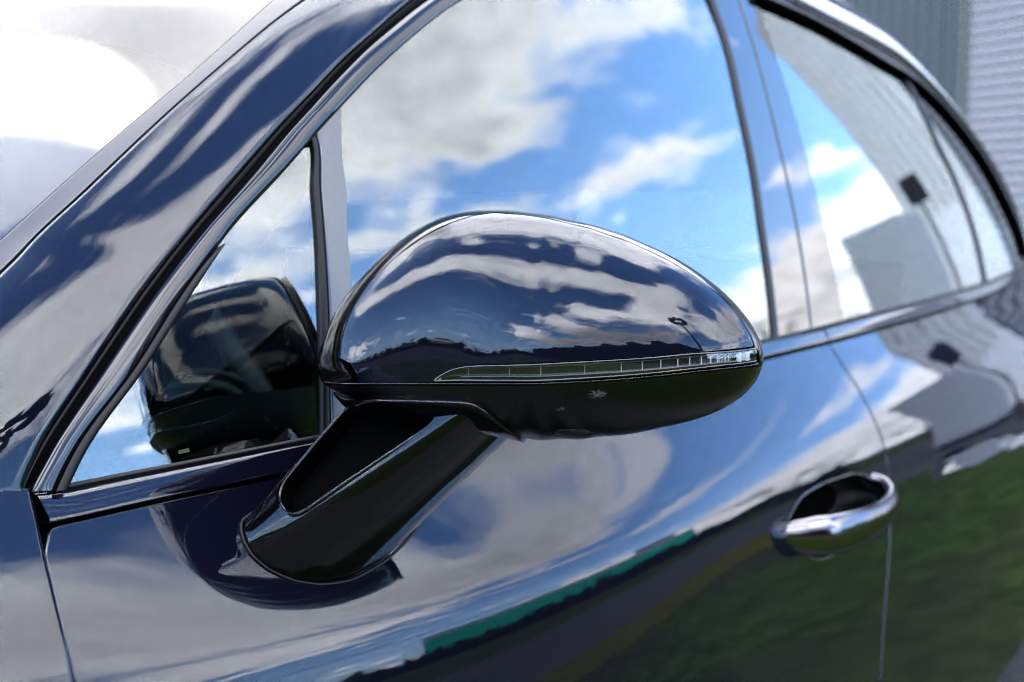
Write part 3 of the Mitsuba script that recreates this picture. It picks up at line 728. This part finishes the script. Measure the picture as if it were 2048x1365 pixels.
th = np.linspace(0, 2 * np.pi, 60)
rows = []
for s_, o_ in ((.02, .0006), (.5, .0006), (.85, .0005), (1.0, .0000), (1.02, -.001)):
    p, _ = on_dome(.0183 + .0098 * s_ * np.cos(th), -.0538 + .0028 * s_ * np.sin(th), np.full(60, o_)); rows.append(p)
putg('car__puddle_lamp__lens', grid(np.stack(rows, 1)), 'mat_satin_trim')
p, _ = on_dome(.0183 + .0101 * np.cos(th), -.0538 + .0030 * np.sin(th), np.full(60, .0002))
putg('car__puddle_lamp__rim', tube(p, .0004, sides=6, up=E3), 'mat_gloss_black')

# neck under the housing
GT = np.array([(-0.1135, -0.0365, 0.004), (-0.1048, -0.0382, 0.015), (-0.0804, -0.0336, 0.053), (-0.0565, -0.0331, 0.0591), (-0.0372, -0.0335, 0.0608), (-0.0309, -0.035, 0.0602), (-0.0255, -0.0387, 0.0575), (-0.0189, -0.0456, 0.0496), (-0.0119, -0.0546, 0.0341), (-0.0091, -0.0593, 0.0203), (-0.0085, -0.062, 0.006)])
GB = np.array([(-0.111, -0.0415, 0.001), (-0.1045, -0.045, 0.012), (-0.0835, -0.048, 0.035), (-0.06, -0.0497, 0.041), (-0.049, -0.05, 0.042), (-0.042, -0.0512, 0.041), (-0.0345, -0.053, 0.038), (-0.024, -0.056, 0.032), (-0.0155, -0.059, 0.024), (-0.0085, -0.0625, 0.014), (-0.008, -0.064, 0.002)])
gt, gb = resample(GT, 140), resample(GB, 140)
rows = []
for t_, o in ((0, -.004), (0, .0005), (.02, .0018), (.06, .0030), (.12, .0038), (.22, .0042), (.4, .0042), (.6, .0040), (.8, .0036), (.92, .0026), (.98, .0012), (1.0, -.001)):
    q = gt + (gb - gt) * t_
    rows.append(W3(q[:, 0], q[:, 1], q[:, 2] + o))
q = gb.copy(); rows.append(W3(q[:, 0] + .002, q[:, 1] - .0005, q[:, 2] * .2 - .02))
putg(M + 'neck', grid(np.stack(rows, 1)), 'mat_gloss_black')

# arm from the door up to the neck
FOOT = np.array([(0.1324, -0.0131, 1.0281), (0.1291, -0.0156, 1.0232), (0.128, -0.019, 1.0173), (0.1291, -0.0237, 1.0099), (0.1354, -0.0299, 1.0018), (0.1468, -0.0367, 0.9943), (0.1634, -0.0432, 0.989), (0.1849, -0.0484, 0.9874), (0.214, -0.0509, 0.9918), (0.2393, -0.0497, 0.9994), (0.2576, -0.0477, 1.0059), (0.2627, -0.043, 1.0131), (0.2502, -0.0345, 1.0225), (0.2161, -0.0251, 1.0293), (0.1776, -0.0176, 1.0324), (0.151, -0.0135, 1.0324)])
TOP = np.array([(0.1773, -0.0521, 1.0905), (0.1669, -0.069, 1.0902), (0.1659, -0.099, 1.0891), (0.1709, -0.1266, 1.0884), (0.1747, -0.1313, 1.0872), (0.1824, -0.1345, 1.085), (0.1929, -0.136, 1.0817), (0.2046, -0.1353, 1.0782), (0.2176, -0.1323, 1.0747), (0.2318, -0.127, 1.071), (0.2475, -0.1202, 1.0672), (0.2633, -0.1043, 1.066), (0.2577, -0.0824, 1.0687), (0.2417, -0.0637, 1.074), (0.2199, -0.0456, 1.0807), (0.1942, -0.0428, 1.0874)])


def fine_loop(L, knots):
    """The closed loop through L, rounded at the corners; the same parameter for both ends of the arm."""
    k = np.arange(len(L) + 1); Lc = np.vstack([L, L[:1]])
    return np.stack([np.interp(knots, k, Lc[:, j]) for j in range(3)], 1)


kn = np.linspace(0, 16, 129)[:-1]
fl, tl = fine_loop(FOOT, kn), fine_loop(TOP, kn)
fl, tl = smooth_ring(fl, 5), smooth_ring(tl, 5)
st = np.linspace(-.06, 1.06, 41)
V = np.concatenate([fl + (tl - fl) * s for s in st])
nk, ns = len(kn), len(st)
F_ = []
for i in range(ns - 1):
    for j in range(nk):
        a, b = i * nk + j, i * nk + (j + 1) % nk
        F_ += [(a, b, b + nk), (a, b + nk, a + nk)]
c0, c1 = len(V), len(V) + 1
V = np.vstack([V, V[:nk].mean(0), V[-nk:].mean(0)])
F_ += [(c0, (j + 1) % nk, j) for j in range(nk)] + [(c1, (ns - 1) * nk + j, (ns - 1) * nk + (j + 1) % nk) for j in range(nk)]
arm = trimesh.Trimesh(V, F_, process=False)
if arm.volume < 0:
    arm.invert()
POCKET = np.array([(0.1763, -0.0565, 1.0918), (0.1645, -0.0438, 1.0727), (0.1531, -0.0326, 1.0542), (0.1493, -0.0293, 1.0482), (0.146, -0.0291, 1.0429), (0.1425, -0.0327, 1.0376), (0.14, -0.0387, 1.0339), (0.1393, -0.0462, 1.0332), (0.1411, -0.0519, 1.0363), (0.1517, -0.0748, 1.0542), (0.1621, -0.0982, 1.0716), (0.1717, -0.1192, 1.0877), (0.1743, -0.1201, 1.0919)])
PN = np.array([-0.8436, 0.0264, 0.5364])
pk = smooth_ring(resample_lin(np.vstack([POCKET, POCKET[:1]]), 120)[:-1], 3)
npk = len(pk)
Vp = np.vstack([pk + .03 * PN, pk - .022 * PN]); Fp = []
for j in range(npk):
    a, b = j, (j + 1) % npk
    Fp += [(a, b, b + npk), (a, b + npk, a + npk)]
cc = pk.mean(0)
Vp = np.vstack([Vp, cc + .03 * PN, cc - .022 * PN])
Fp += [(2 * npk, (j + 1) % npk, j) for j in range(npk)] + [(2 * npk + 1, npk + j, npk + (j + 1) % npk) for j in range(npk)]
pocket = trimesh.Trimesh(Vp, Fp, process=False)
if pocket.volume < 0:
    pocket.invert()
mm = lambda m: manifold3d.Manifold(manifold3d.Mesh(np.asarray(m.vertices, np.float32), np.asarray(m.faces, np.uint32)))
solid = mm(arm) - mm(pocket)

put('car__wing_mirror__arm', solid, 'mat_gloss_black', smooth=28)
lin = np.vstack([pk - .0130 * PN, [pk.mean(0) - .0150 * PN]])
put('car__wing_mirror__arm_pocket', (lin, np.array([(j, (j + 1) % npk, npk) for j in range(npk)])), 'mat_black')
pr = resample(pk[2:-14], 160)
putg('car__wing_mirror__arm_bead', tube(pr + .0006 * PN, .0013, sides=12, up=PN), 'mat_gloss_black')
fg = np.vstack([fl, fl[:1]])
cen = fl.mean(0)
gk = fg + (fg - cen) / np.linalg.norm(fg - cen, axis=1, keepdims=True) * .0016
gk[:, 1] = skin(gk[:, 0], gk[:, 2]) - .0006
putg('car__wing_mirror__foot_gasket', tube(gk, .0010, sides=10, up=(0, 1, 0)), 'mat_rubber')

# ------------------------------------------------------------------ the car: cabin, bonnet, far side
put('car__cabin', trimesh.util.concatenate([box(1.5, 1.55, .87, 3.8, .03, 1.26), box(1.2, .8, .38, 3.2, 1.5, .03), box(2.03, .85, .75, .03, 1.4, .7), box(-.35, .8, .75, .03, 1.5, .62)]), 'mat_interior')
put('car__dashboard', trimesh.util.concatenate([box(.05, .8, .93, .75, 1.40, .16)]), 'mat_interior')
X, Z = np.meshgrid(np.linspace(.0, 2.6, 60), np.linspace(.45, 1.055, 12), indexing='ij')
putg('car__door_card', grid(np.stack([X, side_glass(X, np.full_like(X, 1.06)) + .045 + .02 * (1.055 - Z), Z], -1)), 'mat_interior')
X, Y = np.meshgrid(np.linspace(-1.9, -.13, 60), np.linspace(0, 1.6, 50), indexing='ij')
zz = 1.052 + .012 * np.sin(np.pi * Y / 1.6) ** .7 - .060 * np.clip(-X - .13, 0, 9) ** 1.25
putg('car__bonnet', grid(np.stack([X, plan(X) + .045 + Y, zz], -1)), 'mat_paint')
put('car__cowl', box(-.05, .8, 1.035, .30, 1.5, .03), 'mat_rubber')
putg('car__cabin_far_pillar', tube([(1.46, 1.3, 1.05), (1.496, 1.3, 1.01), (1.58, 1.3, .915), (1.66, 1.3, .826)], .022, sides=10), 'mat_interior_pale')
putg('car__door_card__top_roll', tube([(.05, .075, 1.050), (.212, .088, 1.066), (.344, .100, 1.058), (.9, .10, 1.060)], .016, sides=12), 'mat_interior')
for k in range(16):
    f_ = k / 16
    a_ = np.array([.222, .0835, 1.0785]) * (1 - f_) + np.array([.345, .0935, 1.0705]) * f_
    b_ = a_ + np.array([.0052, .0004, -.0003])
    putg('car__door_card__stitch' + ('_%03d' % k if k else ''), tube([a_, (a_ + b_) / 2, b_], .0007, sides=5), 'mat_interior_pale')
arc = resample([(.385, .3, 1.052), (.421, .3, 1.055), (.455, .3, 1.048), (.479, .3, 1.037), (.492, .3, 1.020), (.497, .3, .99)], 30)
putg('car__dashboard__vent_ring', tube(arc, .004, sides=8), 'mat_interior_mid')
putg('car__dashboard__vent_ring_001', tube(arc + (.012, 0, .008), .002, sides=8), 'mat_interior_mid')
wh = np.linspace(0, 2 * np.pi, 60)
putg('car__steering_wheel', tube(np.stack([.62 + .07 * np.sin(wh) * 0 + .06 * np.sin(wh), 1.05 + .18 * np.cos(wh), .97 + .17 * np.sin(wh)], 1), .014, sides=10), 'mat_interior')


def glass_mark(key, ring_r, text, x, z, h):
    """A printed mark on the inner face of the quarter window."""
    parts = []
    if ring_r:
        a = np.linspace(0, 2 * np.pi, 40)
        xx, zz = x + ring_r * np.cos(a), z + ring_r * np.sin(a)
        v, f, _ = tube(np.stack([xx, side_glass(xx, zz) + .0016, zz], 1), ring_r * .09, sides=4, up=(0, 1, 0)); parts.append(trimesh.Trimesh(v, f, process=False))
    m = meshkit.text_mesh(text, h, .0003)
    m.apply_translation((-m.bounds.mean(0)[0], -m.bounds.mean(0)[1], 0))
    v = m.vertices; xx, zz = x + v[:, 0], z + v[:, 1]
    parts.append(trimesh.Trimesh(np.stack([xx, side_glass(xx, zz) + .0012 + v[:, 2], zz], 1), m.faces, process=False))
    put(key, trimesh.util.concatenate(parts), 'mat_glass_print')


bsdf('mat_glass_print', dict(type='twosided', bsdf=dict(type='diffuse', reflectance=rgb(.05, .05, .055))))
glass_mark('car__quarter_window__print', .0024, 'E', .1775, 1.0800, .0022)
glass_mark('car__quarter_window__print_001', .0021, '10', .1825, 1.0735, .0018)
put('car__quarter_window__sticker', (np.array([(.1105, side_glass(.1105, 1.0672) + .0015, 1.0672), (.1180, side_glass(.1180, 1.0676) + .0015, 1.0676), (.1180, side_glass(.1180, 1.0698) + .0015, 1.0698), (.1105, side_glass(.1105, 1.0692) + .0015, 1.0692)]), np.array([[0, 1, 2, 3]])), 'mat_sticker')
bsdf('mat_sticker', dict(type='twosided', bsdf=dict(type='diffuse', reflectance=rgb(.8, .76, .45))))
labels['car'] = {'label': 'glossy dark navy blue car with its wing mirror in close-up', 'category': 'car'}

# ------------------------------------------------------------------ ground, verge, road


def asphalt(p, n, uv):
    k = mikit.noise(p.x * 60, p.y * 60)
    q = mikit.fbm(p.x * .7, p.y * .7)
    return mikit.mix((.035, .035, .037), (.075, .074, .072), k * .6 + q * .4)


def turf(p, n, uv):
    k = mikit.fbm(p.x * 9, p.y * 9, 0, 4)
    q = mikit.fbm(p.x * .8 + 3, p.y * .8)
    c = mikit.mix((.016, .030, .006), (.038, .062, .014), mikit.smoothstep(.2, .8, k))
    return mikit.mix(c, (.034, .028, .017), mikit.smoothstep(.55, .8, q) * .6)


def straw(p, n, uv):
    k = mikit.fbm(p.x * 6, p.y * 6, 0, 3)
    return mikit.mix((.04, .043, .006), (.085, .08, .012), k)


bsdf('mat_asphalt', dict(type='diffuse', reflectance=mikit.proc(asphalt)))
bsdf('mat_turf', dict(type='diffuse', reflectance=mikit.proc(turf)))
bsdf('mat_straw', dict(type='diffuse', reflectance=mikit.proc(straw)))


def flat_sheet(key, x0, x1, y0, y1, z, mat, label=None, kind='structure'):
    put(key, (np.array([[x0, y0, z], [x1, y0, z], [x1, y1, z], [x0, y1, z]]), np.array([[0, 1, 2, 3]])), mat)
    labels[key] = {'kind': kind, **({'label': label} if label else {})}


flat_sheet('ground', -400, 400, -400, 400, 0, 'mat_asphalt')
flat_sheet('grass', -14, 12, -4.2, -.62, .004, 'mat_turf')
flat_sheet('verge', -14, 12, -5.5, -4.2, .008, 'mat_straw')
flat_sheet('field', -60, 90, -60, -13, .004, 'mat_turf')

# ------------------------------------------------------------------ the warehouse behind the car
bsdf('mat_shutter', dict(type='twosided', bsdf=dict(type='roughplastic', int_ior=1.4, alpha=.3, diffuse_reflectance=rgb(.29, .272, .262))))
bsdf('mat_cladding', dict(type='twosided', bsdf=dict(type='roughplastic', int_ior=1.4, alpha=.3, diffuse_reflectance=rgb(.085, .098, .088))))
bsdf('mat_cladding_pale', dict(type='twosided', bsdf=dict(type='diffuse', reflectance=rgb(.72, .69, .65))))
bsdf('mat_frame_grey', dict(type='twosided', bsdf=dict(type='diffuse', reflectance=rgb(.135, .143, .132))))
FP = np.array([26.87, 5.75, 0]); FW = np.array([-.6, -.8, 0]); FN = np.array([-.8, .6, 0])
BOX12 = [[0, 1, 3], [0, 3, 2], [4, 6, 7], [4, 7, 5], [0, 4, 5], [0, 5, 1], [2, 3, 7], [2, 7, 6], [0, 2, 6], [0, 6, 4], [1, 5, 7], [1, 7, 3]]
TOP_Z = 9.6


def facade(t, z, out=0.0):
    t, z, out = np.broadcast_arrays(np.asarray(t, float), np.asarray(z, float), np.asarray(out, float))
    return FP + t[..., None] * FW + z[..., None] * [0, 0, 1] + out[..., None] * FN


def prism(t0, t1, z0, z1, o0, o1):
    return trimesh.Trimesh(np.array([facade(t, z, o) for t in (t0, t1) for z in (z0, z1) for o in (o0, o1)]), BOX12, process=False)


B = 'warehouse'
labels[B] = {'label': 'large warehouse behind the car clad in white horizontal and grey green vertical sheeting', 'category': 'building'}
D0, D1, D2 = -.33, 11.0, 11.1
put(B + '__wall', prism(-34, D2, 0, TOP_Z, -.9, -.16), 'mat_cladding')
rib = 0
for t0 in np.arange(D0 - .42, -11.5, -.153):
    put(B + '__wall__cladding_rib' + ('_%03d' % rib if rib else ''), prism(t0 - .086, t0, 0, TOP_Z, -.155, -.060 + .012 * math.sin(rib * 2.4)), 'mat_cladding'); rib += 1
put(B + '__corner_trim', prism(D0 - .27, D0 - .14, 0, TOP_Z, -.155, .03), 'mat_frame_grey')
put(B + '__corner_flashing', prism(D0 - .135, D0, 0, TOP_Z, -.155, -.03), 'mat_frame_grey')
PITCH_S = .1975
th = np.linspace(-.5 * np.pi, .5 * np.pi, 9)
sl_v = [(-.03, -.5 * PITCH_S)] + [(.050 * math.cos(a), .46 * PITCH_S * math.sin(a)) for a in th] + [(-.03, .5 * PITCH_S)]
slat = grid(np.stack([[facade(t, 0, 0) - FP + o * FN + np.array([0, 0, z]) for o, z in sl_v] for t in (D0 - .02, D1)], 0))
slat_file = meshkit.write_ply((slat[0], slat[1]), False, normals=slat[2])
for k in range(48):
    z = .06 + PITCH_S * (k + .5)
    off = FP + np.array([0, 0, z]) - .07 * FN
    scene[B + '__sheeting__slat' + ('_%03d' % k if k else '')] = dict(type='ply', filename=slat_file, face_normals=False, to_world=T().translate(off.tolist()), bsdf={'type': 'ref', 'id': 'mat_shutter'})
put(B + '__sheeting', prism(D0 - .02, D1, 0, TOP_Z - .01, -.15, -.125), 'mat_frame_grey')


def endwall(s0, s1, z0, z1, o):
    e = facade(D2, 0, -.06); a = np.array([.8, -.6, 0]); b = np.array([-.6, -.8, 0])
    return trimesh.Trimesh([e + a * s + b * oo + np.array([0, 0, z]) for s in (s0, s1) for z in (z0, z1) for oo in (0, o)], BOX12, process=False)


bsdf('mat_white_paint', dict(type='twosided', bsdf=dict(type='diffuse', reflectance=rgb(.82, .80, .77))))
put(B + '__end_wall', endwall(0, 4.4, 0, TOP_Z, .08), 'mat_cladding_pale')
put(B + '__end_wall_base', endwall(-.01, 4.41, 0, 3.4, .14), 'mat_white_paint')
for k in range(7):
    put(B + '__end_wall__joint' + ('_%03d' % k if k else ''), endwall(.55 + .6 * k, .59 + .6 * k, 3.4, TOP_Z, .10), 'mat_frame_grey')
put(B + '__eaves', prism(-34, D2 + .1, TOP_Z, TOP_Z + .15, -1.2, .25), 'mat_cladding')

# ------------------------------------------------------------------ what stands across the road and is seen in the paint
bsdf('mat_dark_wall', dict(type='twosided', bsdf=dict(type='diffuse', reflectance=rgb(.020, .021, .026))))
bsdf('mat_teal', dict(type='twosided', bsdf=dict(type='diffuse', reflectance=rgb(.03, .56, .36))))
bsdf('mat_grey_wall', dict(type='twosided', bsdf=dict(type='diffuse', reflectance=rgb(.42, .41, .40))))
bsdf('mat_white_wall', dict(type='twosided', bsdf=dict(type='diffuse', reflectance=rgb(.5, .5, .5))))
bsdf('mat_steel', dict(type='twosided', bsdf=dict(type='diffuse', reflectance=rgb(.03, .03, .034))))
bsdf('mat_leaf', dict(type='twosided', bsdf=dict(type='diffuse', reflectance=rgb(.022, .035, .012))))
bsdf('mat_bark', dict(type='twosided', bsdf=dict(type='diffuse', reflectance=rgb(.03, .026, .022))))


def pol(az, r, z=0.0):
    return np.array([.2 + r * math.cos(math.radians(az)), -.15 + r * math.sin(math.radians(az)), z])


def slab(p, q, z0, z1, depth, away=1.0):
    """An upright block whose front runs from p to q; depth away from the car."""
    p, q = np.asarray(p, float)[:2], np.asarray(q, float)[:2]
    d = (q - p) / np.linalg.norm(q - p); n = np.array([-d[1], d[0]])
    if n @ ((p + q) / 2) < 0:
        n = -n
    c = [np.r_[a + n * o, z] for a in (p, q) for z in (z0, z1) for o in (0, depth)]
    return trimesh.Trimesh(np.array(c), [[0, 1, 3], [0, 3, 2], [4, 6, 7], [4, 7, 5], [0, 4, 5], [0, 5, 1], [2, 3, 7], [2, 7, 6], [0, 2, 6], [0, 6, 4], [1, 5, 7], [1, 7, 3]], process=False)


a_, b_ = pol(-103, 12), pol(-152, 63)
along = lambda f: a_ + (b_ - a_) * f
put('long_shed__wall', slab(a_, b_, 0, 4.6, 9), 'mat_dark_wall')
put('long_shed__roof', slab(along(-.006), along(1.0), 4.6, 5.2, 9.4), 'mat_dark_wall')
for k, f in enumerate((.035, .10, .19, .34, .55)):
    put('long_shed__roof__vent' + ('_%03d' % k if k else ''), slab(along(f), along(f + .02), 5.2, 5.75, 1.4), 'mat_dark_wall')
labels['long_shed'] = {'label': 'long dark flat roofed shed with small roof vents mirrored in the mirror cap', 'category': 'building'}

m0 = pol(-91, 14)
put('floodlight_mast__pole', trimesh.util.concatenate([trimesh.creation.cone(radius=.21, height=34, sections=12).slice_plane((0, 0, 10.6), (0, 0, -1))]).apply_translation(m0), 'mat_steel')
put('floodlight_mast__head_frame', trimesh.creation.annulus(.70, .80, .10, sections=24).apply_translation(m0 + (0, 0, 10.5)), 'mat_steel')
for k in range(8):
    a = k * np.pi / 4
    put('floodlight_mast__lamp' + ('_%03d' % k if k else ''), box(m0[0] + .95 * math.cos(a), m0[1] + .95 * math.sin(a), 10.55, .60, .55, .40, a), 'mat_steel')
labels['floodlight_mast'] = {'label': 'tall thin floodlight mast mirrored in the mirror cap', 'category': 'lamp post'}

# teal fronted shed, grey gable behind it, white hall
p_, q_ = pol(-60, 56), pol(-29.5, 66)
put('teal_shed__wall', slab(p_, q_, 0, 1.2, 14), 'mat_dark_wall')
put('teal_shed__fascia', slab(p_, q_, 1.2, 3.7, 14.2), 'mat_teal')
put('teal_shed__roof', slab(p_, q_, 3.7, 4.6, 13), 'mat_white_wall')
labels['teal_shed'] = {'label': 'low shed with bright teal fascia mirrored along the front door', 'category': 'building'}
p_, q_ = pol(-36.5, 85), pol(-31.5, 85)
put('grey_hall__wall', slab(p_, q_, 0, 8.4, 12), 'mat_grey_wall')
put('grey_hall__roof', slab(p_, q_, 8.4, 8.7, 12.3), 'mat_grey_wall')
labels['grey_hall'] = {'label': 'grey hall standing above the teal shed in the door reflection', 'category': 'building'}
cb = np.array([pol(-75, 46, 6.0), pol(-52, 48, 4.9), pol(-36, 60, 5.6), pol(-22, 78, 6.4)])
putg('overhead_cable', tube(resample(cb, 60), .07, sides=5), 'mat_steel')
labels['overhead_cable'] = {'label': 'thin dark cable strung above the teal shed in the door reflection', 'category': 'cable'}
c_ = np.array([16.7, -4.5, 0])
put('grey_cabin__body', box(c_[0], c_[1], 1.62, 1.2, 1.1, 3.0, .1), 'mat_grey_wall')
put('grey_cabin__skid', box(c_[0], c_[1], .06, 1.1, 1.0, .12, .1), 'mat_steel')
labels['grey_cabin'] = {'label': 'grey portable cabin mirrored in the rear door window', 'category': 'cabin'}
l0 = np.array([14.4, -3.1, 0])
put('yard_lamp__post', trimesh.creation.cylinder(.035, 3.0, sections=8).apply_translation(l0 + (0, 0, 1.5)), 'mat_steel')
put('yard_lamp__head', box(l0[0], l0[1], 3.1, .16, .30, .42, .5), 'mat_steel')
labels['yard_lamp'] = {'label': 'dark yard lamp on a thin post mirrored in the rear window', 'category': 'lamp post'}


def hedge(key, az0, az1, r0, r1, h, label, seed):
    g = np.random.default_rng(seed)
    n = int(abs(az1 - az0) * 34)
    a = g.uniform(az0, az1, n); r = r0 + (a - az0) / (az1 - az0) * (r1 - r0) + g.normal(0, .5, n)
    hh = h * (.75 + .5 * meshkit.noise(np.stack([a * .9, 0 * a, 0 * a], 1), seed))
    z = g.uniform(0, 1, n) ** .8 * hh
    s = g.uniform(.10, .26, n) * r / 25
    C_ = np.stack([.2 + r * np.cos(np.radians(a)), -.15 + r * np.sin(np.radians(a)), z], 1)
    V = C_[:, None] + g.normal(0, 1, (n, 3, 3)) * s[:, None, None]
    put(key, (V.reshape(-1, 3), np.arange(3 * n).reshape(-1, 3)), 'mat_leaf')
    labels[key] = {'label': label, 'category': 'hedge', 'kind': 'stuff'}


hedge('hedge', -100, -22, 34, 44, 1.15, 'dark low hedge along the far side of the road', 5)
hedge('hedge_001', 110, 258, 58, 66, 2.2, 'far dark tree belt ahead of the car', 6)


def bare_tree(key, base, h, seed, label):
    g = np.random.default_rng(seed)
    cones = {0: [], 1: []}

    def limb(p, d, L, r, lev):
        q = p + d * L
        v, f, _ = tube([p, (p + q) / 2 + g.normal(0, .04 * L, 3), q], [r, r * .8, r * .6], sides=5)
        cones[0 if lev == 0 else 1].append((v, f))
        if lev < 4:
            for _ in range(3 if lev else 4):
                e = d + g.normal(0, .55, 3) + (0, 0, .15); limb(p + d * L * g.uniform(.55, 1), e / np.linalg.norm(e), L * g.uniform(.55, .75), r * .55, lev + 1)

    limb(np.asarray(base, float), np.array([0, 0, 1.0]), h * .38, h * .022, 0)
    for nm, k in (('trunk', 0), ('crown', 1)):
        vs, fs, o = [], [], 0
        for v, f in cones[k]:
            vs.append(v); fs.append(f + o); o += len(v)
        put(key + '__' + nm, (np.vstack(vs), np.vstack(fs)), 'mat_bark')
    labels[key] = {'label': label, 'category': 'tree'}


bare_tree('bare_tree', pol(-41, 40), 3.4, 3, 'small bare tree beside the teal shed in the door reflection')
bare_tree('bare_tree_001', pol(-23.5, 30), 4.2, 4, 'bare tree mirrored just above the door handle')
bare_tree('bare_tree_002', pol(-17.5, 26), 3.6, 8, 'bare tree mirrored behind the door handle')
